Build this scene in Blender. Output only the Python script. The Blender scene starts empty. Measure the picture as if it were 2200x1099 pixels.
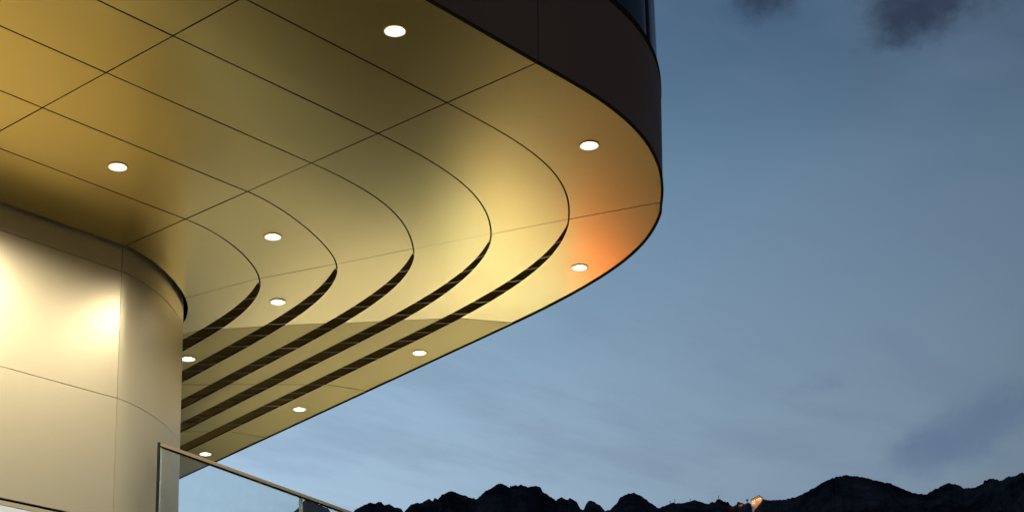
import bpy, math, random
from mathutils import Matrix, Vector, noise

random.seed(7)
SC = bpy.context.scene
COL = SC.collection
ZC = 1.65                      # eye height above the plaza
H = 8.0 + ZC                   # height of the soffit
R = math.radians

# ------------------------------------------------------------------ camera
cd = bpy.data.cameras.new('camera')
cam = bpy.data.objects.new('camera', cd)
COL.objects.link(cam)
cd.sensor_fit = 'HORIZONTAL'
cd.sensor_width = 36.0
cd.lens = 61.56
cd.shift_y = 0.2403
cd.clip_start = 0.1
cd.clip_end = 60000
fwd = Vector((0.73820227, 0.62355261, 0.25737046))
rgt = Vector((0.64996776, -0.75958392, -0.02396210))
upv = rgt.cross(fwd)
cam.matrix_world = Matrix(((rgt.x, upv.x, -fwd.x, 0), (rgt.y, upv.y, -fwd.y, 0), (rgt.z, upv.z, -fwd.z, ZC), (0, 0, 0, 1)))
SC.camera = cam

# ------------------------------------------------------------------ view
SC.view_settings.view_transform = 'Standard'
SC.view_settings.look = 'None'
SC.view_settings.exposure = 0.0
SC.view_settings.gamma = 1.0
SC.view_settings.use_curve_mapping = False
SC.render.engine = 'CYCLES'
SC.cycles.max_bounces = 8
SC.cycles.glossy_bounces = 5
SC.cycles.diffuse_bounces = 4
SC.cycles.transmission_bounces = 8
SC.cycles.transparent_max_bounces = 8
SC.cycles.caustics_reflective = False
SC.cycles.sample_clamp_indirect = 12.0
SC.cycles.use_denoising = True


def lin(r, g, b):
    f = lambda c: c / 12.92 if c <= 0.04045 else ((c + 0.055) / 1.055) ** 2.4
    return (f(r / 255), f(g / 255), f(b / 255), 1.0)


# ------------------------------------------------------------------ dusk sky
world = bpy.data.worlds.new('World')
SC.world = world
world.use_nodes = True
wn, wl = world.node_tree.nodes, world.node_tree.links
wn.clear()


def wnode(t, **kw):
    n = wn.new(t)
    for k, v in kw.items():
        setattr(n, k, v)
    return n


def wmath(op, a, b=None, c=None, clamp=False):
    n = wnode('ShaderNodeMath', operation=op, use_clamp=clamp)
    for i, v in enumerate((a, b, c)):
        if v is None:
            continue
        if isinstance(v, (int, float)):
            n.inputs[i].default_value = v
        else:
            wl.new(v, n.inputs[i])
    return n.outputs[0]


def wvmath(op, a, b=None, out=0):
    n = wnode('ShaderNodeVectorMath', operation=op)
    for i, v in enumerate((a, b)):
        if v is None:
            continue
        if isinstance(v, (tuple, list)):
            n.inputs[i].default_value = v
        else:
            wl.new(v, n.inputs[i])
    return n.outputs[out]


def wsmooth(x, a, b):
    n = wnode('ShaderNodeMapRange', interpolation_type='SMOOTHSTEP')
    wl.new(x, n.inputs['Value'])
    n.inputs['From Min'].default_value = a
    n.inputs['From Max'].default_value = b
    return n.outputs['Result']


def wmix(fac, a, b, blend='MIX'):
    n = wnode('ShaderNodeMix', data_type='RGBA', blend_type=blend)
    if isinstance(fac, (int, float)):
        n.inputs['Factor'].default_value = fac
    else:
        wl.new(fac, n.inputs['Factor'])
    for k, v in (('A', a), ('B', b)):
        s = [i for i in n.inputs if i.name == k and i.type == 'RGBA'][0]
        if isinstance(v, (tuple, list)):
            s.default_value = v
        else:
            wl.new(v, s)
    return [o for o in n.outputs if o.type == 'RGBA'][0]


SUN_EL, SUN_ROT = R(1.0), R(-42)
wout = wnode('ShaderNodeOutputWorld')
bg = wnode('ShaderNodeBackground')
bg.inputs['Strength'].default_value = 1.0
wl.new(bg.outputs[0], wout.inputs['Surface'])
tc = wnode('ShaderNodeTexCoord')
dirv = wvmath('NORMALIZE', tc.outputs['Generated'])
sep = wnode('ShaderNodeSeparateXYZ')
wl.new(dirv, sep.inputs[0])
ramp = wnode('ShaderNodeValToRGB')
ramp.color_ramp.interpolation = 'B_SPLINE'
wl.new(sep.outputs['Z'], ramp.inputs[0])
stops = [(0.0, lin(146, 166, 184)), (0.25, lin(152, 177, 198)), (0.34, lin(133, 161, 186)), (0.42, lin(106, 140, 168)),
         (0.48, lin(80, 111, 141)), (0.56, lin(62, 89, 120)), (0.75, lin(46, 70, 102)), (1.0, lin(34, 54, 84))]
el = ramp.color_ramp.elements
while len(el) < len(stops):
    el.new(0.5)
for e, (p, c) in zip(el, stops):
    e.position = p
    e.color = c
# a little brighter towards the place where the sun went down, darker away from it
lat = wvmath('DOT_PRODUCT', dirv, (0.65, -0.76, 0.0), out=1)
latf = wmath('MINIMUM', wmath('MAXIMUM', wmath('MULTIPLY_ADD', lat, -1.95, 1.07), 0.45), 1.5)
latc = wnode('ShaderNodeCombineXYZ')
for i in range(3):
    wl.new(latf, latc.inputs[i])
base_sky = wmix(1.0, ramp.outputs[0], latc.outputs[0], 'MULTIPLY')
# clouds: streaky noise on a flat layer overhead, denser in a few banks
zc = wmath('MAXIMUM', sep.outputs['Z'], 0.06)
zi = wmath('DIVIDE', 1.0, zc)
cz = wnode('ShaderNodeCombineXYZ')
wl.new(zi, cz.inputs[0]); wl.new(zi, cz.inputs[1]); cz.inputs[2].default_value = 0.35
flat = wvmath('MULTIPLY', dirv, cz.outputs[0])


def wnoise(vec, scale, detail, rough, loc=(0, 0, 0), scl=(1, 1, 1), rot=0.0):
    m = wnode('ShaderNodeMapping')
    wl.new(vec, m.inputs['Vector'])
    m.inputs['Location'].default_value = loc
    m.inputs['Scale'].default_value = scl
    m.inputs['Rotation'].default_value = (0, 0, rot)
    n = wnode('ShaderNodeTexNoise')
    wl.new(m.outputs[0], n.inputs['Vector'])
    n.inputs['Scale'].default_value = scale
    n.inputs['Detail'].default_value = detail
    n.inputs['Roughness'].default_value = rough
    return n.outputs['Fac']


n1 = wnoise(flat, 3.2, 8, 0.6, (3.1, 0.4, 0), (0.5, 1.4, 1), 0.35)
n2 = wnoise(dirv, 9.0, 6, 0.6, (0.3, 1.7, 0.2), (1, 1, 2.6))
n3 = wnoise(dirv, 3.2, 4, 0.5, (5.3, 0.7, 2.2), (1, 1, 2.2))


def bank(c, rad, squash):
    """soft-edged cloud bank round one direction of the sky, squash > 1 makes it wide and low"""
    d = wvmath('SUBTRACT', dirv, c)
    d = wvmath('MULTIPLY', d, (1, 1, squash))
    l = wvmath('LENGTH', d, None, out=1)
    return wmath('SUBTRACT', 1.0, wsmooth(l, 0.0, rad))


dark = wmath('ADD', wmath('MULTIPLY', bank((0.791, 0.362, 0.504), 0.082, 2.0), 1.3), wmath('MULTIPLY', bank((0.743, 0.440, 0.512), 0.046, 1.2), 1.0))
dark = wmath('ADD', dark, wmath('MULTIPLY', bank((0.786, 0.386, 0.478), 0.036, 1.4), 0.55))
n4 = wnoise(dirv, 34.0, 7, 0.66, (1.3, 0.2, 3.0), (1, 1, 1.3))
ragged = wmath('ADD', wmath('MULTIPLY', n2, 0.5), wmath('MULTIPLY', n4, 0.85))
dark = wsmooth(wmath('ADD', dark, wmath('MULTIPLY_ADD', ragged, 1.8, -1.28)), 0.18, 1.20)
lowb = wmath('ADD', wmath('MULTIPLY', bank((0.877, 0.382, 0.294), 0.055, 2.2), 0.9), wmath('MULTIPLY', bank((0.870, 0.407, 0.279), 0.050, 2.4), 0.8))
lowb = wmath('ADD', lowb, wmath('MULTIPLY', bank((0.862, 0.428, 0.268), 0.055, 2.6), 0.75))
lowb = wmath('ADD', lowb, wmath('MULTIPLY', bank((0.826, 0.470, 0.314), 0.055, 5.0), 0.32))
lowb = wsmooth(wmath('ADD', lowb, wmath('MULTIPLY_ADD', ragged, 1.8, -1.20)), 0.15, 1.25)
veil = wsmooth(n3, 0.40, 0.68)
veil2 = wsmooth(n1, 0.45, 0.70)
sky1 = wmix(wmath('MULTIPLY', veil, 0.30), base_sky, lin(120, 143, 168))
sky1 = wmix(wmath('MULTIPLY', veil2, 0.26), sky1, lin(104, 118, 146))
sky2 = wmix(wmath('MULTIPLY', lowb, 0.62), sky1, lin(84, 104, 138))
sky3 = wmix(wmath('MULTIPLY', dark, 0.86), sky2, lin(34, 42, 62))
nish = wnode('ShaderNodeTexSky')
nish.sky_type = 'NISHITA'
nish.sun_disc = False
nish.sun_elevation = SUN_EL
nish.sun_rotation = SUN_ROT
nish.altitude = 700
sky4 = wmix(0.015, sky3, nish.outputs[0], 'ADD')
wl.new(sky4, bg.inputs['Color'])

# ------------------------------------------------------------------ last trace of sun
sl = bpy.data.lights.new('sun', 'SUN')
sl.energy = 0.02
sl.angle = R(10)
sl.color = (1.0, 0.62, 0.36)
sun = bpy.data.objects.new('sun', sl)
COL.objects.link(sun)
sdir = Vector((math.sin(-SUN_ROT) * -1, math.cos(SUN_ROT), math.tan(SUN_EL)))
sun.rotation_euler = (-sdir).to_track_quat('-Z', 'Y').to_euler()


# ------------------------------------------------------------------ materials
def mat(name):
    m = bpy.data.materials.new(name)
    m.use_nodes = True
    nt = m.node_tree
    return m, nt.nodes, nt.links, nt.nodes['Principled BSDF']


def add_noise(n, l, scale, detail=3, rough=0.5, stretch=(1, 1, 1), coord='Object'):
    t = n.new('ShaderNodeTexCoord')
    mp = n.new('ShaderNodeMapping')
    mp.inputs['Scale'].default_value = stretch
    l.new(t.outputs[coord], mp.inputs['Vector'])
    x = n.new('ShaderNodeTexNoise')
    l.new(mp.outputs[0], x.inputs['Vector'])
    x.inputs['Scale'].default_value = scale
    x.inputs['Detail'].default_value = detail
    x.inputs['Roughness'].default_value = rough
    return x.outputs['Fac']


def ramp2(n, l, fac, c0, c1, p0=0.3, p1=0.7):
    r = n.new('ShaderNodeValToRGB')
    r.color_ramp.elements[0].position = p0
    r.color_ramp.elements[0].color = c0
    r.color_ramp.elements[1].position = p1
    r.color_ramp.elements[1].color = c1
    l.new(fac, r.inputs[0])
    return r.outputs[0]


def maprange(n, l, x, a, b, c, d):
    m = n.new('ShaderNodeMapRange')
    l.new(x, m.inputs['Value'])
    for k, v in zip(('From Min', 'From Max', 'To Min', 'To Max'), (a, b, c, d)):
        m.inputs[k].default_value = v
    return m.outputs['Result']


def bump(n, l, b, h, strength, dist):
    k = n.new('ShaderNodeBump')
    k.inputs['Strength'].default_value = strength
    k.inputs['Distance'].default_value = dist
    l.new(h, k.inputs['Height'])
    l.new(k.outputs[0], b.inputs['Normal'])
    return k


def metal(name, c0, c1, rough, var=0.04, warp=0.0, grain=0.0, metallic=1.0):
    m, n, l, b = mat(name)
    f = add_noise(n, l, 0.7, 4, 0.55)
    l.new(ramp2(n, l, f, c0, c1), b.inputs['Base Color'])
    b.inputs['Metallic'].default_value = metallic
    f2 = add_noise(n, l, 2.3, 4, 0.6)
    l.new(maprange(n, l, f2, 0.3, 0.7, rough - var, rough + var), b.inputs['Roughness'])
    if warp or grain:
        w = add_noise(n, l, 0.55, 1, 0.4)
        k = bump(n, l, b, w, 1.0, warp)
        if grain:
            g = add_noise(n, l, 55.0, 2, 0.7)
            k2 = n.new('ShaderNodeBump')
            k2.inputs['Strength'].default_value = 1.0
            k2.inputs['Distance'].default_value = grain
            l.new(g, k2.inputs['Height'])
            l.new(k.outputs[0], k2.inputs['Normal'])
            l.new(k2.outputs[0], b.inputs['Normal'])
    return m


M = {}
M['soffit'] = metal('brass anodised soffit sheet', (0.71, 0.53, 0.145, 1), (0.71, 0.53, 0.145, 1), 0.22, 0.0, metallic=0.85)
M['soffit_perf'] = metal('finely perforated brass sheet', (0.43, 0.315, 0.060, 1), (0.43, 0.315, 0.060, 1), 0.42, 0.0, metallic=0.95)
M['wall'] = metal('champagne wall sheet', (0.84, 0.69, 0.41, 1), (0.84, 0.69, 0.41, 1), 0.38, 0.0, metallic=0.6)
M['gap'] = metal('dark joint backing', (0.010, 0.006, 0.003, 1), (0.014, 0.009, 0.004, 1), 0.7, metallic=0.0)
M['gap'].node_tree.nodes['Principled BSDF'].inputs['Specular IOR Level'].default_value = 0.0
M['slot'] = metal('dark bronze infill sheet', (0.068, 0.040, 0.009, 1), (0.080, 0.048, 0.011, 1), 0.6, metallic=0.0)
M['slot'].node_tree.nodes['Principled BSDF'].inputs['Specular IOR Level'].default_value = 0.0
M['rib_dull'] = metal('dull bronze rib', (0.09, 0.06, 0.022, 1), (0.12, 0.085, 0.03, 1), 0.36)
M['rib'] = metal('satin brass rib', (0.20, 0.145, 0.055, 1), (0.27, 0.20, 0.08, 1), 0.34)
M['fascia'] = metal('umber fascia sheet', (0.145, 0.078, 0.052, 1), (0.160, 0.086, 0.058, 1), 0.5)
M['fascia'].node_tree.nodes['Principled BSDF'].inputs['Metallic'].default_value = 0.0
M['fascia'].node_tree.nodes['Principled BSDF'].inputs['Specular IOR Level'].default_value = 0.02
M['trim'] = metal('dark bronze trim', (0.026, 0.017, 0.010, 1), (0.032, 0.021, 0.012, 1), 0.6, metallic=0.0)
M['trim'].node_tree.nodes['Principled BSDF'].inputs['Specular IOR Level'].default_value = 0.0
M['mullion'] = metal('black window frame', (0.010, 0.009, 0.008, 1), (0.013, 0.011, 0.010, 1), 0.35, metallic=0.3)
M['rail'] = metal('brushed brass handrail', (0.84, 0.57, 0.26, 1), (0.90, 0.63, 0.31, 1), 0.34, metallic=0.5)
M['steel'] = metal('dark steel', (0.05, 0.05, 0.05, 1), (0.07, 0.07, 0.07, 1), 0.4)


def simple(name, c, rough, metallic=0.0, spec=0.5):
    m, n, l, b = mat(name)
    f = add_noise(n, l, 3.0, 5, 0.6)
    l.new(ramp2(n, l, f, tuple(x * 0.92 for x in c[:3]) + (1,), tuple(min(1, x * 1.06) for x in c[:3]) + (1,)), b.inputs['Base Color'])
    b.inputs['Roughness'].default_value = rough
    b.inputs['Metallic'].default_value = metallic
    b.inputs['Specular IOR Level'].default_value = spec
    return m


M['plaster'] = simple('white plaster', (0.80, 0.79, 0.76), 0.7)
M['ground'] = simple('pale stone ground', (0.36, 0.34, 0.30), 0.75)
M['terrace'] = simple('pale stone terrace', (0.70, 0.72, 0.76), 0.6)
M['valley'] = simple('dark meadow', (0.035, 0.045, 0.030), 0.95)
M['window_glass'] = simple('dark facade glass', (0.002, 0.004, 0.008), 0.04, 0.0, 0.07)
M['roof'] = simple('dark roof sheet', (0.06, 0.06, 0.06), 0.6)

m, n, l, b = mat('railing glass')
n.remove(b)
out = n['Material Output']
tr = n.new('ShaderNodeBsdfTransparent'); tr.inputs[0].default_value = (0.93, 0.955, 0.95, 1)
gl = n.new('ShaderNodeBsdfGlossy'); gl.inputs['Roughness'].default_value = 0.02; gl.inputs[0].default_value = (0.9, 1.0, 1.0, 1)
fr = n.new('ShaderNodeFresnel'); fr.inputs[0].default_value = 1.5
df = n.new('ShaderNodeBsdfDiffuse')
df.inputs[0].default_value = (0.55, 0.62, 0.62, 1)
dust = add_noise(n, l, 6.0, 5, 0.6)
mx = n.new('ShaderNodeMixShader'); mx2 = n.new('ShaderNodeMixShader')
ge = n.new('ShaderNodeNewGeometry')
fm = n.new('ShaderNodeMath'); fm.operation = 'MULTIPLY'
fi = n.new('ShaderNodeMath'); fi.operation = 'SUBTRACT'; fi.inputs[0].default_value = 1.0
l.new(ge.outputs['Backfacing'], fi.inputs[1]); l.new(fr.outputs[0], fm.inputs[0]); l.new(fi.outputs[0], fm.inputs[1])
l.new(fm.outputs[0], mx.inputs[0]); l.new(tr.outputs[0], mx.inputs[1]); l.new(gl.outputs[0], mx.inputs[2])
l.new(maprange(n, l, dust, 0.3, 0.7, 0.02, 0.05), mx2.inputs[0]); l.new(mx.outputs[0], mx2.inputs[1]); l.new(df.outputs[0], mx2.inputs[2])
l.new(mx2.outputs[0], out.inputs['Surface'])
M['glass'] = m
M['glass_edge'] = simple('polished glass edge', (0.55, 0.66, 0.56), 0.15)


def emis(name, col, s):
    m, n, l, b = mat(name)
    b.inputs['Base Color'].default_value = (0.8, 0.8, 0.8, 1)
    b.inputs['Emission Color'].default_value = col
    b.inputs['Emission Strength'].default_value = s
    return m


M['lens'] = emis('lit lamp lens', (1.0, 0.95, 0.84, 1), 14.0)
M['halo_rim'] = emis('soft halo rim', (1.0, 0.92, 0.76, 1), 1.1)  # weak emission standing in for the soft halo round each lamp
M['lit_window'] = emis('lit window', (1.0, 0.62, 0.25, 1), 3.0)
for k in ('lit_window',):
    M[k].cycles.emission_sampling = 'NONE'

m, n, l, b = mat('rock')
t = add_noise(n, l, 0.012, 8, 0.65, coord='Object')
l.new(ramp2(n, l, t, (0.010, 0.012, 0.017, 1), (0.060, 0.060, 0.066, 1), 0.42, 0.75), b.inputs['Base Color'])
b.inputs['Roughness'].default_value = 1.0
b.inputs['Specular IOR Level'].default_value = 0.0
t2 = add_noise(n, l, 0.05, 8, 0.7, (1, 1, 0.4), 'Object')
bump(n, l, b, t2, 1.0, 12.0)
M['rock'] = m


# ------------------------------------------------------------------ object helpers
def finish(o, parent=None):
    COL.objects.link(o)
    if parent is not None:
        o.parent = parent
        o.matrix_parent_inverse = parent.matrix_world.inverted()
    return o


def mesh(name, verts, faces, m, parent=None, smooth=None, m2=None, second=()):
    me = bpy.data.meshes.new(name)
    me.from_pydata([tuple(v) for v in verts], [], faces)
    me.materials.append(m)
    if m2:
        me.materials.append(m2)
        for i in second:
            me.polygons[i].material_index = 1
    if smooth:
        flags = [False] * len(faces)
        for i in smooth:
            flags[i] = True
        me.polygons.foreach_set('use_smooth', flags)
    me.update()
    return finish(bpy.data.objects.new(name, me), parent)


def tag(o, label=None, cat=None, group=None, kind=None):
    for k, v in (('label', label), ('category', cat), ('group', group), ('kind', kind)):
        if v:
            o[k] = v
    return o


def empty(name, loc, label, cat, group=None, rz=0.0):
    o = bpy.data.objects.new(name, None)
    o.empty_display_size = 0.2
    o.matrix_world = Matrix.Translation(Vector(loc)) @ Matrix.Rotation(rz, 4, 'Z')
    COL.objects.link(o)
    return tag(o, label, cat, group)


BOXF = [(0, 3, 2, 1), (4, 5, 6, 7), (0, 1, 5, 4), (1, 2, 6, 5), (2, 3, 7, 6), (3, 0, 4, 7)]


def box_geo(c, ax, ay, az):
    """corner points of a box from its centre and three half-axis vectors"""
    c, ax, ay, az = map(Vector, (c, ax, ay, az))
    return [c - ax - ay - az, c + ax - ay - az, c + ax + ay - az, c - ax + ay - az,
            c - ax - ay + az, c + ax - ay + az, c + ax + ay + az, c - ax + ay + az]


def box(name, c, ax, ay, az, m, parent=None):
    return mesh(name, box_geo(c, ax, ay, az), BOXF, m, parent)


# ------------------------------------------------------------------ plan of the canopy
XJB, BAY = 11.253, 2.5546
CURVES = {   # plan lines of the strips, innermost (0, round the wall) to the outer edge (6): two bezier arcs, then straight
    1: ([[11.253, 14.077], [11.833, 14.077], [12.541, 14.405], [12.939, 14.777], [13.654, 15.445], [13.829, 16.905], [14.02, 18.075]], [0.1607, 0.987]),
    2: ([[11.253, 13.06], [11.82, 13.06], [12.864, 13.449], [13.265, 13.801], [13.905, 14.361], [14.203, 15.594], [14.48, 17.119]], [0.1788, 0.9839]),
    3: ([[11.253, 12.076], [12.307, 12.076], [12.925, 12.308], [13.559, 12.839], [14.301, 13.461], [14.61, 14.706], [14.965, 16.612]], [0.1832, 0.9831]),
    4: ([[11.253, 11.121], [12.438, 11.121], [13.175, 11.326], [13.864, 11.922], [14.515, 12.484], [14.967, 13.703], [15.21, 15.004]], [0.1839, 0.983]),
    5: ([[11.253, 10.195], [12.476, 10.195], [13.268, 10.253], [14.154, 11.032], [15.141, 11.899], [15.494, 13.407], [15.831, 15.234]], [0.1812, 0.9835]),
    6: ([[11.253, 9.082], [12.102, 9.082], [13.226, 8.983], [14.496, 10.036], [15.465, 10.839], [15.963, 11.549], [16.414, 13.921]], [0.1866, 0.9824])}
# past the second joint a slot opens along each line: its width soon after the joint and farther on, and the way it opens
SLOT = {1: (0.148, 0.156), 2: (0.150, 0.156), 3: (0.152, 0.134), 4: (0.088, 0.136), 5: (0.098, 0.122), 6: (0.096, 0.120)}
OPEN = {1: (0.640, 0.768), 2: (0.655, 0.755), 3: (0.672, 0.740), 4: (0.690, 0.723), 5: (0.705, 0.709), 6: (0.700, 0.714)}
# arc length from the second joint to the following cross joints, measured on the outer and on the inner rim of the slot
JOINT_LOW = {1: (1.813, 4.523, 7.237), 2: (2.160, 4.990, 7.676), 3: (2.568, 5.506, 8.191), 4: (2.930, 5.987, 8.678), 5: (3.289, 6.445, 9.145), 0: (1.45, 4.05, 6.75)}
JOINT_HIGH = {1: (2.361, 5.090, 7.855), 2: (2.690, 5.551, 8.288), 3: (3.019, 5.985, 8.714), 4: (3.397, 6.473, 9.207), 5: (3.700, 6.886, 9.622), 6: (3.993, 7.320, 10.058)}


def bez(p, n=80):
    p = [Vector(q) for q in p]
    o = []
    for i in range(n + 1):
        t = i / n
        o.append(p[0] * (1 - t) ** 3 + p[1] * 3 * t * (1 - t) ** 2 + p[2] * 3 * t * t * (1 - t) + p[3] * t ** 3)
    return o


class Line:
    """plan line with arc length 0 at the first cross joint; straight and west-east before it"""
    def __init__(self, pts, n2):
        self.p = pts
        self.s = [0.0]
        for a, b_ in zip(pts[:-1], pts[1:]):
            self.s.append(self.s[-1] + (b_ - a).length)
        self.s2 = self.s[n2]

    def at(self, s, off=0.0):
        """point and outward unit normal (to the right of travel)"""
        if s <= 0:
            q, t = self.p[0] + Vector((s, 0)), Vector((1, 0))
        elif s >= self.s[-1]:
            t = (self.p[-1] - self.p[-2]).normalized()
            q = self.p[-1] + t * (s - self.s[-1])
        else:
            lo, hi = 0, len(self.s) - 1
            while hi - lo > 1:
                mid = (lo + hi) // 2
                if self.s[mid] <= s:
                    lo = mid
                else:
                    hi = mid
            f = (s - self.s[lo]) / (self.s[hi] - self.s[lo])
            q = self.p[lo].lerp(self.p[hi], f)

            def tan(i):
                a, b_ = max(i - 1, 0), min(i + 1, len(self.p) - 1)
                return (self.p[b_] - self.p[a]).normalized()
            t = tan(lo).lerp(tan(hi), f).normalized()
        nn = Vector((t.y, -t.x))
        return q + nn * off, nn, t


L = {}
for k, (cp, D) in CURVES.items():
    pts = bez(cp[:4]) + bez(cp[3:])[1:]
    D = Vector(D).normalized()
    pts += [pts[-1] + D * d for d in (1, 2, 4, 8)]
    L[k] = Line(pts, 80)
# the wall line: straight, a tight arc to the second joint, a rounder one on to the far side
pts = bez([[11.253, 15.132], [11.503, 15.132], [12.195, 15.416], [12.731, 15.888]])
th0, th1, rr = 0.72, math.atan2(0.9859, 0.1674), 2.2
K1 = pts[-1]
cen = K1 + Vector((-math.sin(th0), math.cos(th0))) * rr
for i in range(1, 31):
    a = th0 + (th1 - th0) * i / 30
    pts.append(cen + Vector((math.sin(a), -math.cos(a))) * rr)
Dw = Vector((math.cos(th1), math.sin(th1)))
pts += [pts[-1] + Dw * d for d in (1, 2, 4, 8)]
L[0] = Line(pts, 80)


def sm(x):
    x = min(1, max(0, x))
    return x * x * (3 - 2 * x)


def slot_w(k, s):
    """how far the inner rim of slot k lies from its outer rim"""
    if k not in SLOT:
        return 0.0
    s -= L[k].s2
    a, b_ = SLOT[k]
    return (a * sm(s / 0.6) + (b_ - a) * sm(s / 3.0)) * (2.45 + 0.055 * max(0, s))


def inner_rim(k, s, off=0.0):
    p, nn, t = L[k].at(s, off)
    w_ = slot_w(k, s)
    return p - Vector(OPEN[k]) * w_ if w_ else p


# the outer edge itself keeps that inner line
pe = [inner_rim(6, s) for s in L[6].s]
for s in (16.0, 24.0):
    pe.append(inner_rim(6, L[6].s2 + s))
pe = pe[:-6] + [inner_rim(6, L[6].s2 + s) for s in (7.0, 10.0, 13.0, 18.0, 26.0)]
L[6] = Line(pe, 80)
del SLOT[6]

# ------------------------------------------------------------------ the building
rib_rng = random.Random(3)
tilt_rng = random.Random(5)
bld = empty('building', (14.0, 17.0, 0.0), 'brass clad building with a curving overhanging soffit and rounded champagne wall', 'building')


def sheet(name, ka, sa0, sa1, kb, sb0, sb1, m, n=14, ga=0.009, gb=0.009, g0=0.004, g1=0.004, cross=3, thick=0.03):
    """one soffit sheet between plan line ka and the inner rim of plan line kb"""
    A = L[ka]
    v = []
    for i in range(n + 1):
        t = i / n
        e = (g0 if i == 0 else 0) - (g1 if i == n else 0)
        pa, na, _ = A.at(sa0 + (sa1 - sa0) * t + e, ga)
        pb = inner_rim(kb, sb0 + (sb1 - sb0) * t + e, -gb)
        for j in range(cross + 1):
            q = pa.lerp(pb, j / cross)
            v.append((q.x, q.y, H))
    # each sheet hangs a touch out of true
    tx, ty = tilt_rng.uniform(-1, 1) * 0.0013, tilt_rng.uniform(-1, 1) * 0.0013
    mx_, my_ = sum(q[0] for q in v) / len(v), sum(q[1] for q in v) / len(v)
    v = [(x, y, z + (x - mx_) * tx + (y - my_) * ty) for x, y, z in v]
    nv = len(v)
    w = cross + 1
    f, smo = [], []
    for i in range(n):
        for j in range(cross):
            a = i * w + j
            f.append((a, a + 1, a + w + 1, a + w))
            smo.append(len(f) - 1)
    # turned-up rims, with their own points so that the edge stays crisp
    rim = [i * w for i in range(n + 1)] + [n * w + j for j in range(1, w)] + [i * w + w - 1 for i in range(n - 1, -1, -1)] + [j for j in range(w - 2, 0, -1)]
    base = nv
    for r_ in rim:
        x, y, z = v[r_]
        v.append((x, y, z))
        v.append((x, y, z + thick))
    k = len(rim)
    nf = len(f)
    for i in range(k):
        a, b_ = base + 2 * i, base + 2 * ((i + 1) % k)
        f.append((a, a + 1, b_ + 1, b_))
    return mesh(name, v, f, m, bld, smo, M['gap'], range(nf, nf + k))


WEST = [-BAY * i for i in range(7, -1, -1)]
for k in range(6):
    A, B = L[k], L[k + 1]
    gb = 0.0 if k == 5 else 0.009
    ga = 0.0 if k == 0 else 0.009
    for x0, x1 in zip(WEST[:-1], WEST[1:]):
        sheet('soffit_panel', k, x0, x1, k + 1, x0, x1, M['soffit'], 1, ga, gb, 0.0075, 0.0075)
    sheet('soffit_panel', k, 0, A.s2, k + 1, 0, B.s2, M['soffit'], 26, ga, gb, 0.0075, 0.0050)
    ja = [0] + list(JOINT_LOW[k])
    jb = [0] + list(JOINT_HIGH[k + 1])
    ja += [ja[-1] + 2.7, ja[-1] + 5.4]
    jb += [jb[-1] + 2.7, jb[-1] + 5.4]
    for i in range(len(ja) - 1):
        sheet('soffit_panel', k, A.s2 + ja[i], A.s2 + ja[i + 1], k + 1, B.s2 + jb[i], B.s2 + jb[i + 1],
              M['soffit'] if i == 0 else M['soffit_perf'], 22 if i == 0 else 8, ga, gb, 0.0050, 0.0045)

# dark infill in the slots between the strips, set back behind them, with ribs across it
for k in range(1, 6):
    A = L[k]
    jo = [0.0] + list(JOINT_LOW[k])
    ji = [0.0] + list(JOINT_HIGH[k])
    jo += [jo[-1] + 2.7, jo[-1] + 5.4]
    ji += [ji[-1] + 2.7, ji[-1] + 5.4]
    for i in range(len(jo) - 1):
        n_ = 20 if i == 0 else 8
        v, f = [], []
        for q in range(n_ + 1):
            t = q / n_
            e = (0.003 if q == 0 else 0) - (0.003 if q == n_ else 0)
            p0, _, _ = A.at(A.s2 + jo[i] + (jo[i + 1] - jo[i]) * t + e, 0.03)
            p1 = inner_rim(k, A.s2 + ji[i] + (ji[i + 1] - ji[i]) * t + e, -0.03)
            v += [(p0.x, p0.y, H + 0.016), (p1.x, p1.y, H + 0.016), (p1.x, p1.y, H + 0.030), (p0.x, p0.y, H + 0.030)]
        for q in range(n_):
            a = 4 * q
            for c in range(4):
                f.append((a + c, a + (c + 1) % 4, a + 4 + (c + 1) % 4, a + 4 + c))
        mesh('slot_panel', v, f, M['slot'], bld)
    s = 0.22
    q = 0
    while s < 9.0:
        # ribs run with the cross joints, skewed to the strip
        lo = [0.0] + list(JOINT_LOW[k]) + [JOINT_LOW[k][-1] + 5]
        hi = [0.0] + list(JOINT_HIGH[k]) + [JOINT_HIGH[k][-1] + 5]
        c = max(i for i in range(4) if lo[i] <= s)
        si = hi[c] + (hi[c + 1] - hi[c]) * (s - lo[c]) / (lo[c + 1] - lo[c]) if c else s + (hi[1] - lo[1]) * sm(0.25 + s / 1.0)
        p0, _, _ = A.at(A.s2 + s, 0.02)
        p1 = inner_rim(k, A.s2 + si, -0.02)
        if (p1 - p0).length > 0.05:
            d = (p1 - p0).normalized()
            w_ = Vector((-d.y, d.x)) * rib_rng.uniform(0.005, 0.011)
            mid = (p0 + p1) / 2
            box('rib', (mid.x, mid.y, H + 0.009), Vector((*((p1 - p0) / 2), 0)), Vector((*w_, 0)), Vector((0, 0, 0.006)), M['rib'] if rib_rng.random() < (0.5 if c == 0 else 0.12) else M['rib_dull'], bld)
        s += rib_rng.uniform(0.34, 0.50)
        q += 1


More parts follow.
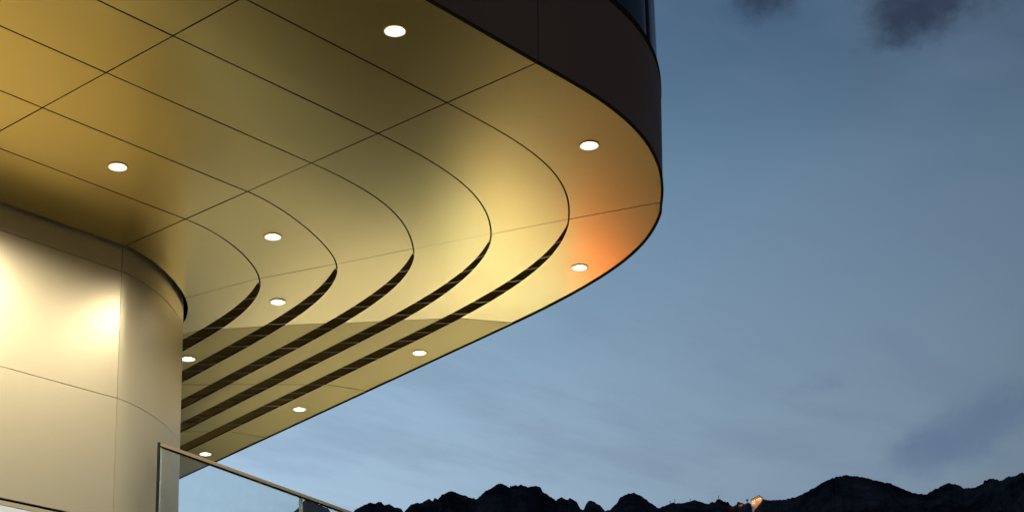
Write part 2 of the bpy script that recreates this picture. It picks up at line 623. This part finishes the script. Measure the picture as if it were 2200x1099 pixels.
def band(name, k, s0, s1, o0, o1, z0, z1, m, parent=bld, n=1, lean=0.0):
    """upright sheet along plan line k between offsets o0 and o1 and heights z0 and z1"""
    v, f = [], []
    for i in range(n + 1):
        s = s0 + (s1 - s0) * i / n
        p0, _, _ = L[k].at(s, o0)
        p1, _, _ = L[k].at(s, o1)
        q0, _, _ = L[k].at(s, o0 + lean)
        q1, _, _ = L[k].at(s, o1 + lean)
        v += [(p1.x, p1.y, z0), (q1.x, q1.y, z1), (q0.x, q0.y, z1), (p0.x, p0.y, z0)]
    for i in range(n):
        a = 4 * i
        for c in range(4):
            f.append((a + c, a + 4 + c, a + 4 + (c + 1) % 4, a + (c + 1) % 4))
    f += [(0, 1, 2, 3), (4 * n + 3, 4 * n + 2, 4 * n + 1, 4 * n)]
    me = bpy.data.meshes.new(name)
    me.from_pydata(v, [], f)
    me.materials.append(m)
    if n > 1:
        me.polygons.foreach_set('use_smooth', [True] * (4 * n) + [False, False])
        me.set_sharp_from_angle(angle=R(35))
    me.update()
    return finish(bpy.data.objects.new(name, me), parent)


# fascia: dark sheets above the outer edge, with a lip under them
E6 = L[6]
fs = WEST + [E6.s2, E6.s2 + 3.99, E6.s2 + 7.32, E6.s2 + 10.06, E6.s2 + 13.0]
fs[len(WEST):len(WEST)] = []
FT = 9.125 + ZC
for s0, s1 in zip(fs[:-1], fs[1:]):
    n_ = 1 if s1 <= 0 else 60
    band('fascia_panel', 6, s0 + 0.007, s1 - 0.007, 0.006, 0.021, H + 0.012, FT, M['fascia'], n=n_, lean=0.032)
band('edge_trim', 6, -BAY * 7, 0, 0.002, 0.028, H - 0.012, H + 0.010, M['trim'])
band('edge_trim', 6, 0, E6.s2 + 4, 0.002, 0.028, H - 0.012, H + 0.010, M['trim'], n=110)
band('edge_trim', 6, E6.s2 + 4, E6.s2 + 13.0, 0.002, 0.028, H - 0.012, H + 0.010, M['trim'], n=20)
for s0, s1, n_ in ((-BAY * 7, 0, 1), (0, E6.s2 + 4, 110), (E6.s2 + 4, E6.s2 + 13.0, 12)):
    band('fascia_backing', 6, s0, s1, -0.05, 0.003, H + 0.05, FT - 0.01, M['gap'], n=n_)
for s0, s1, n_ in ((-BAY * 7, 0, 1), (0, E6.s2 + 4, 110), (E6.s2 + 4, E6.s2 + 13.0, 12)):
    band('window_sill', 6, s0, s1, -0.06, 0.058, FT + 0.003, FT + 0.075, M['trim'], n=n_)
# window band above it: each bay a window with its pane and frame
ws = [-BAY * 4, -BAY * 3, -BAY * 2, -BAY, 0.0, 2.25, 4.5, 7.32, 10.06, 13.0]
for s0, s1 in zip(ws[:-1], ws[1:]):
    n_ = 1 if s1 <= 0 else 18
    wdw = band('window', 6, s0 - 0.03, s0 + 0.03, -0.04, 0.050, FT + 0.078, FT + 3.2, M['mullion'])
    band('pane', 6, s0 + 0.033, s1 - 0.033, -0.005, 0.030, FT + 0.08, FT + 3.19, M['window_glass'], wdw, n=n_)
for s0, s1, n_ in ((-BAY * 7, 0, 1), (0, E6.s2 + 4, 110), (E6.s2 + 4, E6.s2 + 13.0, 12)):
    band('roof_edge', 6, s0, s1, -0.4, 0.25, FT + 3.21, FT + 3.6, M['roof'], n=n_)

# backing above the soffit, so that the joints are dark and no sky shows through
v, f = [], []
ss = [(x, x) for x in WEST] + [(L[0].s2 * t, E6.s2 * t) for t in (0.12, 0.25, 0.38, 0.5, 0.62, 0.75, 0.88, 1.0)] + \
     [(L[0].s2 + 13.0 * t, E6.s2 + 13.5 * t) for t in (0.05, 0.1, 0.15, 0.2, 0.3, 0.4, 0.55, 0.7, 1.0)]
for a, b_ in ss:
    p, _, _ = L[0].at(a, -0.3)
    q, _, _ = E6.at(b_, -0.055)
    v += [(p.x, p.y, H + 0.12), (q.x, q.y, H + 0.12)]
for i in range(len(ss) - 1):
    f.append((2 * i, 2 * i + 1, 2 * i + 3, 2 * i + 2))
mesh('soffit_backing', v, f, M['gap'], bld)

# wall: champagne sheets on a dark core, set back a little from the soffit edge
WIN = -0.052
zs = [(0.40, 7.72, 'low')]
bands = [(7.712 + ZC, H + 0.06), (6.205 + ZC, 7.704 + ZC), (4.802 + ZC, 6.197 + ZC), (4.730 + ZC, 4.774 + ZC)]
W0 = L[0]
SJ = W0.s2 + 0.62
wst = WEST + [SJ, SJ + 3.0, SJ + 6.0, SJ + 9.0]
for s0, s1 in zip(wst[:-1], wst[1:]):
    n_ = 1 if s1 <= 0 else (44 if s0 == 0 else 16)
    for z0, z1 in bands:
        band('wall_panel', 0, s0 + 0.004, s1 - 0.004, WIN - 0.02, WIN, z0, z1, M['wall'], n=n_)
    band('lower_wall_panel', 0, s0 + 0.003, s1 - 0.003, WIN - 0.02, WIN, 0.02, 4.722 + ZC, M['plaster'], n=n_)
band('wall_core', 0, -BAY * 7, SJ + 9.0, WIN - 0.3, WIN - 0.03, 0.0, H + 0.1, M['gap'], n=120)

# ------------------------------------------------------------------ downlights
def downlight(x, y, z, label, aim=None):
    t = empty('downlight', (x, y, z), label, 'ceiling light', 'round downlights in the soffit')
    seg = 28
    v, f = [], []
    prof = [(0.106, 0.004), (0.106, -0.006), (0.094, -0.009), (0.079, -0.001)]
    for i in range(seg):
        a = 2 * math.pi * i / seg
        for r_, zz in prof:
            v.append((x + r_ * math.cos(a), y + r_ * math.sin(a), z + zz))
    for i in range(seg):
        a, b_ = 4 * i, 4 * ((i + 1) % seg)
        for c in range(3):
            f.append((a + c, b_ + c, b_ + c + 1, a + c + 1))
    mesh('trim_ring', v, f, M['soffit'], t)
    def dome(name, rings, m):
        v, f = [], []
        for r_, zz in rings:
            for i in range(seg):
                a = 2 * math.pi * i / seg
                v.append((x + r_ * math.cos(a), y + r_ * math.sin(a), z + zz))
        for c in range(len(rings) - 1):
            for i in range(seg):
                a, b_ = c * seg + i, c * seg + (i + 1) % seg
                f.append((a, b_, b_ + seg, a + seg))
        if rings[0][0] < 0.01:
            f.append(tuple(range(seg - 1, -1, -1)))
        return mesh(name, v, f, m, t, range(len(f)))

    dome('lens', ((0.004, -0.014), (0.034, -0.012), (0.058, -0.008), (0.064, -0.004)), M['lens'])
    dome('halo_rim', ((0.0645, -0.006), (0.076, -0.005), (0.092, -0.0095)), M['halo_rim'])  # glowing ring added to soften the edge of the lens
    key, watts, cone = {None: ('downlight_beam', 760, 124), 'wall': ('wall_row_beam', 450, 170), 'corner': ('corner_beam', 85, 170), 'in': ('inner_row_beam', 120, 124), 'mid': ('middle_beam', 1500, 66),
                        'out': ('outer_row_beam', 1950, 66), 'edge': ('edge_beam', 36000, 46)}[aim]
    ld = bpy.data.lights.get(key)
    if ld is None:
        ld = bpy.data.lights.new(key, 'SPOT')
        ld.energy = watts
        ld.spot_size = R(cone)
        ld.spot_blend = 0.75 if aim in ('wall', 'corner') else 1.0
        ld.shadow_soft_size = 0.07
        ld.color = (1.0, 0.95, 0.86)
    lo = bpy.data.objects.new('beam', ld)
    d = Vector({'out': (0.85, 0.34, -0.60), 'edge': (0.75, 0.525, -0.43), 'mid': (0.80, 0.50, -0.75)}.get(aim, (0, 0, -1)))
    lo.matrix_world = Matrix.Translation((x, y, z - 0.10)) @ d.to_track_quat('-Z', 'Y').to_matrix().to_4x4()
    finish(lo, t)
    return t


downlight(9.961, 9.630, H, 'large bright downlight near the dark fascia at the top of the soffit')
downlight(12.891, 9.753, H, 'downlight in the widest curved strip just above the thin cross joint')
downlight(9.958, 13.565, H, 'downlight on the straight soffit panels above the flat champagne wall', 'wall')
downlight(12.224, 13.742, H, 'downlight in the second curved strip beside the rounded wall corner', 'corner')
downlight(13.596, 15.177, H, 'downlight between the first two dark curved slots', 'in')
downlight(15.319, 11.804, H, 'downlight in the orange glow by the outermost soffit edge', 'edge')
downlight(14.152, 17.571, H, 'downlight half hidden behind the rounded wall edge', 'mid')
downlight(16.144, 15.195, H, 'nearest of the three small downlights in a row along the far outer strip', 'out')
downlight(16.673, 18.118, H, 'middle downlight of the three along the far outer strip', 'out')
downlight(17.183, 20.848, H, 'farthest small downlight just above the brass handrail', 'out')
for i in (1, 2, 3):
    for y in (9.63, 13.565):
        downlight(9.96 - BAY * i, y, H, f'{("second", "third", "fourth")[i - 1]} downlight from the corner in the {"fascia" if y < 12 else "wall"} side row', None if y < 12 else 'wall')

# ------------------------------------------------------------------ terrace and its glass railing
RD = Vector((0.9823, 0.1873, 0)).normalized()
RN = Vector((RD.y, -RD.x, 0))
dr = Vector((0.6154, 0.7882, 0)) * 19.30
RZ = 0.30208 * 19.30 + ZC
P0 = Vector((dr.x, dr.y, 0))
TZ = RZ - 1.10
rail = empty('glass_railing', (P0.x, P0.y, TZ), 'frameless glass railing with a slim brass handrail sloping away from the wall', 'railing')
seg = 2.665


def rp(s, o, z):
    q = P0 + RD * s + RN * o
    return (q.x, q.y, z)


LEN = seg * 17
bx = RD * (LEN / 2)
q = P0 + RD * (LEN / 2)
for i in range(17):
    c = P0 + RD * (seg * (i + 0.5))
    box('handrail', (c.x, c.y, RZ - 0.021), RD * (seg / 2 - 0.0015), RN * 0.024, Vector((0, 0, 0.019)), M['rail'], rail)
    box('gasket', (c.x, c.y, RZ - 0.046), RD * (seg / 2 - 0.0015), RN * 0.017, Vector((0, 0, 0.006)), M['gap'], rail)
    g = box('glass_pane', (c.x, c.y, (TZ + RZ) / 2 - 0.03), RD * (seg / 2 - 0.028), RN * 0.010, Vector((0, 0, (RZ - TZ) / 2 - 0.024)), M['glass'], rail)
    for s in (seg * i + 0.018, seg * (i + 1) - 0.018):
        e = P0 + RD * s
        box('glass_edge', (e.x, e.y, (TZ + RZ) / 2 - 0.03), RD * 0.009, RN * 0.011, Vector((0, 0, (RZ - TZ) / 2 - 0.024)), M['glass_edge'], g)
e = P0 + RD * (-0.012)
box('end_post', (e.x, e.y, (TZ + RZ) / 2), RD * 0.007, RN * 0.016, Vector((0, 0, (RZ - TZ) / 2)), M['steel'], rail)

# terrace slab with its retaining wall along the railing
a = P0 + RD * -0.4 + RN * 0.10
b_ = P0 + RD * 46 + RN * 0.10
c = b_ - RN * 34
d = a - RN * 34
v = [(p.x, p.y, z) for z in (0.0, TZ) for p in (a, b_, c, d)]
M['dark_stone'] = simple('dark stone wall', (0.07, 0.06, 0.05), 0.8)
ter = tag(mesh('terrace', v, BOXF, M['terrace'], m2=M['dark_stone'], second=(2, 3, 5)), kind='structure')

M['orange'] = simple('orange glow reflector', (0.88, 0.23, 0.05), 0.7)  # added colour for the orange patch mirrored in the soffit
M['pale_reflector'] = simple('pale glow reflector', (0.26, 0.24, 0.20), 0.7)
for i in range(12):  # unseen panels, added for the orange and pale reflections in the soffit
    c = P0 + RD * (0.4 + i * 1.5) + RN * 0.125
    box('unseen_reflector', (c.x, c.y, TZ - 0.51), RD * 0.745, RN * 0.02, Vector((0, 0, 0.49)), M['orange'] if 7 <= i <= 11 else M['pale_reflector'], ter)

# ------------------------------------------------------------------ ground out to the horizon
v, f = [(12.0, 12.0, 0.0)], []
rad = [25, 40, 60, 90, 150, 260, 420, 700, 1200, 2000, 3500, 6000, 12000, 30000]
NA = 72
for r_ in rad:
    for i in range(NA):
        a = 2 * math.pi * i / NA
        z = -130 * sm((r_ - 40) / 600)
        v.append((12 + r_ * math.cos(a), 12 + r_ * math.sin(a), z + (3 * noise.noise(Vector((r_ * .01 * math.cos(a), r_ * .01 * math.sin(a), 0))) if r_ > 60 else 0)))
for i in range(NA):
    f.append((0, 1 + i, 1 + (i + 1) % NA))
for k in range(len(rad) - 1):
    for i in range(NA):
        a, b_ = 1 + k * NA + i, 1 + k * NA + (i + 1) % NA
        f.append((a, a + NA, b_ + NA, b_))
m, n, l, b = mat('plaza paving and meadow')
geo = n.new('ShaderNodeNewGeometry')
sx = n.new('ShaderNodeSeparateXYZ'); l.new(geo.outputs['Position'], sx.inputs[0])
far = maprange(n, l, sx.outputs['Z'], -0.3, -3.0, 0.0, 1.0)
pv = add_noise(n, l, 1.2, 5, 0.6)
mxn = n.new('ShaderNodeMix'); mxn.data_type = 'RGBA'
l.new(far, mxn.inputs['Factor'])
cs = [i for i in mxn.inputs if i.type == 'RGBA']
l.new(ramp2(n, l, pv, (0.26, 0.235, 0.19, 1), (0.31, 0.28, 0.23, 1)), cs[0])
cs[1].default_value = (0.03, 0.04, 0.025, 1)
l.new([o for o in mxn.outputs if o.type == 'RGBA'][0], b.inputs['Base Color'])
b.inputs['Roughness'].default_value = 0.8
tag(mesh('ground', v, f, m, None, range(len(f))), kind='structure')


# ------------------------------------------------------------------ mountains
RIDGE = [(42.445, 14.66), (42.668, 14.843), (42.768, 15.014), (42.861, 15.048), (43.033, 14.996), (43.212, 14.982), (43.454, 14.847), (43.635, 14.756), (43.688, 14.666), (44.0, 14.545), (44.452, 14.681), (44.671, 14.833), (45.016, 14.984), (45.204, 14.945), (45.29, 15.004), (45.4, 14.982), (45.47, 14.897), (45.65, 14.92), (45.846, 14.828), (46.096, 14.75), (46.136, 14.658), (46.197, 14.688), (46.348, 14.869), (46.569, 14.958), (46.75, 14.956), (47.027, 15.09), (47.12, 14.989), (47.192, 15.103), (47.302, 15.064), (47.454, 15.222), (47.755, 15.324), (47.959, 15.26), (48.257, 15.164), (48.405, 15.1), (48.524, 15.103), (48.593, 15.028), (48.939, 15.319), (49.162, 15.406), (49.318, 15.524), (49.429, 15.56), (49.622, 15.487), (49.743, 15.408), (49.764, 15.468), (50.016, 15.462), (50.128, 15.494), (50.37, 15.41), (50.695, 15.429), (50.797, 15.365), (50.863, 15.241), (51.164, 15.039), (51.295, 14.947), (51.464, 15.041), (51.705, 14.949), (51.77, 15.005), (51.888, 14.959), (52.01, 14.871), (52.127, 14.644), (52.227, 14.589), (52.307, 14.784), (52.436, 14.909), (52.61, 14.85), (52.783, 14.722), (52.948, 14.533), (53.139, 14.587), (53.343, 14.777), (53.48, 14.975), (53.74, 15.069), (53.93, 15.093), (54.187, 14.976), (54.494, 14.744), (54.745, 14.55), (54.874, 14.605), (55.197, 14.712), (55.519, 14.681), (55.965, 14.756), (56.088, 14.728), (56.271, 14.664), (56.45, 14.626), (56.552, 14.674), (56.66, 14.644), (56.695, 14.718), (56.783, 14.767), (56.859, 14.733), (56.933, 14.662), (56.997, 14.672), (57.031, 14.624), (57.087, 14.645), (57.121, 14.567), (57.233, 14.485), (57.352, 14.539), (57.412, 14.627), (57.535, 14.582), (57.632, 14.553), (57.773, 14.576), (57.847, 14.526), (58.099, 14.602), (58.258, 14.668), (58.342, 14.647), (58.479, 14.615), (58.759, 14.611), (59.01, 14.609), (59.182, 14.64), (59.322, 14.667), (59.711, 14.807), (60.233, 15.066), (60.619, 15.203), (61.029, 15.254), (61.487, 15.177), (61.857, 15.05), (62.153, 14.967), (62.459, 14.868), (62.809, 14.69), (63.108, 14.531), (63.589, 14.432), (63.784, 14.557), (64.289, 14.733), (64.643, 14.637), (64.78, 14.521), (65.117, 14.52), (65.395, 14.613), (65.432, 14.698), (65.684, 14.756), (66.0, 14.644), (66.162, 14.739), (66.403, 14.758), (66.65, 14.845), (66.775, 14.789)]


def crest(az):
    """elevation angle of the crest seen from the plaza, and its distance"""
    rough = noise.fractal(Vector((az * 11.0, 3.3, 0)), 0.7, 2.1, 5)
    if az < RIDGE[0][0]:
        e = 14.66 - 0.9 * sm((RIDGE[0][0] - az) / 1.2) + 1.0 * noise.noise(Vector((az * 0.35, 0, 0))) * sm((RIDGE[0][0] - az) / 2)
        e += 0.08 * rough
    elif az > RIDGE[-1][0]:
        e = 14.79 + 1.0 * noise.noise(Vector((az * 0.35, 7, 0))) * sm((az - RIDGE[-1][0]) / 2) + 0.08 * rough
    else:
        lo = 0
        while RIDGE[lo + 1][0] < az:
            lo += 1
        (a0, e0), (a1, e1) = RIDGE[lo], RIDGE[lo + 1]
        e = e0 + (e1 - e0) * (az - a0) / (a1 - a0) + 0.028 * rough
    return e, 4000 + 500 * noise.noise(Vector((az * 0.16, 1.5, 0))) + 60 * noise.noise(Vector((az * 1.3, 4.5, 0)))


def peak_point(az, e=None):
    ee, d = crest(az)
    a = R(az)
    z = d * math.tan(R(ee if e is None else e)) + ZC
    return Vector((d * math.sin(a), d * math.cos(a), z))


azs = []
a = 5.0
while a < 100:
    azs.append(a)
    a += 0.022 if 41.8 < a < 67.6 else 0.25
fr = [0.30, 0.42, 0.54, 0.64, 0.72, 0.79, 0.85, 0.89, 0.92, 0.945, 0.962, 0.975, 0.985, 0.992, 0.997, 1.0, 1.008, 1.03, 1.08, 1.2, 1.6]
v, f = [], []
for az in azs:
    e, d = crest(az)
    zr = d * math.tan(R(e)) + ZC
    ar = R(az)
    for t in fr:
        r_ = d * t
        if t <= 1.0:
            g = ((t - 0.30) / 0.70)
            z = -135 + (zr + 135) * (g ** 1.5)
            wgt = min(1, (1 - t) / 0.06) * g
            spur = noise.ridged_multi_fractal(Vector((r_ * math.sin(ar) * 0.0035, r_ * math.cos(ar) * 0.0035, 0)), 0.9, 2.1, 5, 1.0, 2.0)
            z += (spur - 1.2) * 130 * wgt * (0.5 if t > 0.9 else 1.0)
            lim = r_ * math.tan(R(e)) - 25 * (1 - t) / 0.02 * 0.1
            z = min(z, lim + ZC) if t < 1 else zr
        else:
            z = zr - (zr + 135) * sm((t - 1.0) / 0.6)
        v.append((r_ * math.sin(ar), r_ * math.cos(ar), z))
w = len(fr)
for i in range(len(azs) - 1):
    for k in range(w - 1):
        p = i * w + k
        f.append((p, p + 1, p + w + 1, p + w))
tag(mesh('mountains', v, f, M['rock']), kind='structure')


# ------------------------------------------------------------------ lit station on the crest
def frame_at(az):
    a = R(az)
    return Vector((math.cos(a), -math.sin(a), 0)), Vector((math.sin(a), math.cos(a), 0))   # across, away


hp = peak_point(58.06, 14.50) - Vector((0, 0, 1))
ax, ay = frame_at(58.06)
hp = hp - ay * 18
M['render'] = simple('pale rendered wall', (0.62, 0.56, 0.46), 0.8)
M['dark_roof'] = simple('dark shingle roof', (0.03, 0.03, 0.03), 0.8)
hut = empty('mountain_station', hp, 'floodlit gabled mountain station glowing orange on the ridge crest', 'building')


def hb(name, x, y, z, hx, hy, hz, m, parent=hut):
    c = hp + ax * x + ay * y + Vector((0, 0, z))
    return box(name, c, ax * hx, ay * hy, Vector((0, 0, hz)), m, parent)


def hpnt(x, y, z):
    return hp + ax * x + ay * y + Vector((0, 0, z))


def gable(name, x0, x1, xr, zb, z0, zr, z1, y0, y1):
    """front wall block with an off-centre ridge, and its roof"""
    pr = [(x0, zb), (x1, zb), (x1, z1), (xr, zr), (x0, z0)]
    v = [hpnt(x, y, z) for y in (y0, y1) for x, z in pr]
    f = [(0, 1, 2, 3, 4), (9, 8, 7, 6, 5)] + [(i, 5 + i, 5 + (i + 1) % 5, (i + 1) % 5) for i in range(5)]
    w_ = mesh('wall', v, f, M['render'], hut)
    pr = [(x0 - 1.2, z0 - 0.5), (xr, zr + 0.1), (x1 + 1.2, z1 - 0.5), (x1 + 1.2, z1 + 0.4), (xr, zr + 1.1), (x0 - 1.2, z0 + 0.4)]
    v = [hpnt(x, y, z) for y in (y0 - 1.0, y1 + 1.0) for x, z in pr]
    f = [(0, 1, 4, 5), (1, 2, 3, 4), (11, 10, 7, 6), (10, 9, 8, 7)] + [(i, 6 + i, 6 + (i + 1) % 6, (i + 1) % 6) for i in range(6)]
    mesh('roof', v, f, M['dark_roof'], hut)
    return w_


gable('hall', -14, 13, 4.5, -26, 9.0, 18.0, 11.5, 0, 12)
for x, z, w_, h_ in ((-11, 4.5, 1.0, 1.4), (-6.5, 6.5, 1.1, 1.5), (-1.5, 8.0, 1.1, 1.5), (3.5, 10.5, 1.2, 1.6), (7.5, 10.5, 1.0, 1.3), (-8.5, 0.5, 1.0, 1.3)):
    wd = hb('window', x, -0.15, z, w_ * 0.9, 0.12, h_ * 0.9, M['mullion'])
    hb('pane', x, -0.30, z, w_ * 0.7, 0.04, h_ * 0.7, M['lit_window'], wd)
hb('chimney', 5.2, 6, 19.5, 0.5, 0.5, 1.4, M['dark_roof'])
hb('plinth', -12.5, -1.5, -3.5, 2.0, 1.4, 5.0, M['render'])


def flood(name, p, energy, col, rad=0.6, parent=None):
    ld = bpy.data.lights.new(name, 'POINT')
    ld.energy = energy
    ld.color = col
    ld.shadow_soft_size = rad
    o = bpy.data.objects.new(name, ld)
    o.matrix_world = Matrix.Translation(p)
    return finish(o, parent)


flood('floodlight', hpnt(-9, -8, 1), 3600, (1.0, 0.40, 0.09), parent=hut)
flood('floodlight', hpnt(5, -7, 7), 2400, (1.0, 0.44, 0.11), parent=hut)
rk = peak_point(57.50, 14.44)
_, ayr = frame_at(57.5)
flood('rock_floodlight', rk - ayr * 14 + Vector((0, 0, 5)), 9000, (1.0, 0.22, 0.07))
rk = peak_point(57.20, 14.40)
flood('rock_floodlight', rk - ayr * 16 + Vector((0, 0, 4)), 1500, (1.0, 0.25, 0.2))

# thin masts on the crest
for az, hgt, lab in ((55.150, 6.5, 'short thin mast, first of the pair on the ridge left of the station'),
                     (55.305, 9.5, 'taller thin mast, second of the pair on the ridge'),
                     (55.823, 7.0, 'thin mast alone on the flat middle of the ridge'),
                     (56.778, 9.0, 'mast with a small head on the sharp rock beside the red lit gully')):
    p = peak_point(az) - Vector((0, 0, 1.0))
    t = empty('summit_mast', p, lab, 'mast', 'thin masts on the mountain ridge')
    X, Y = Vector((1, 0, 0)), Vector((0, 1, 0))
    box('pole', p + Vector((0, 0, hgt / 2)), X * 0.45, Y * 0.45, Vector((0, 0, hgt / 2)), M['steel'], t)
    box('antenna_head', p + Vector((0, 0, hgt - 0.4)), X * 0.9, Y * 0.9, Vector((0, 0, 0.8)), M['steel'], t)
p = peak_point(57.72) - Vector((0, 0, 1.5))
t = empty('cable_car_mast', p, 'stubby dark lift mast with a broad head just left of the glowing station', 'mast')
box('pole', p + Vector((0, 0, 4)), ax * 0.7, ay * 0.7, Vector((0, 0, 4)), M['steel'], t)
box('crosshead', p + Vector((0, 0, 8)), ax * 2.8, ay * 1.0, Vector((0, 0, 1.7)), M['steel'], t)
for s in (-2.0, 2.0):
    box('horn', p + Vector((0, 0, 10.4)) + ax * s, ax * 0.5, ay * 0.5, Vector((0, 0, 0.9)), M['steel'], t)
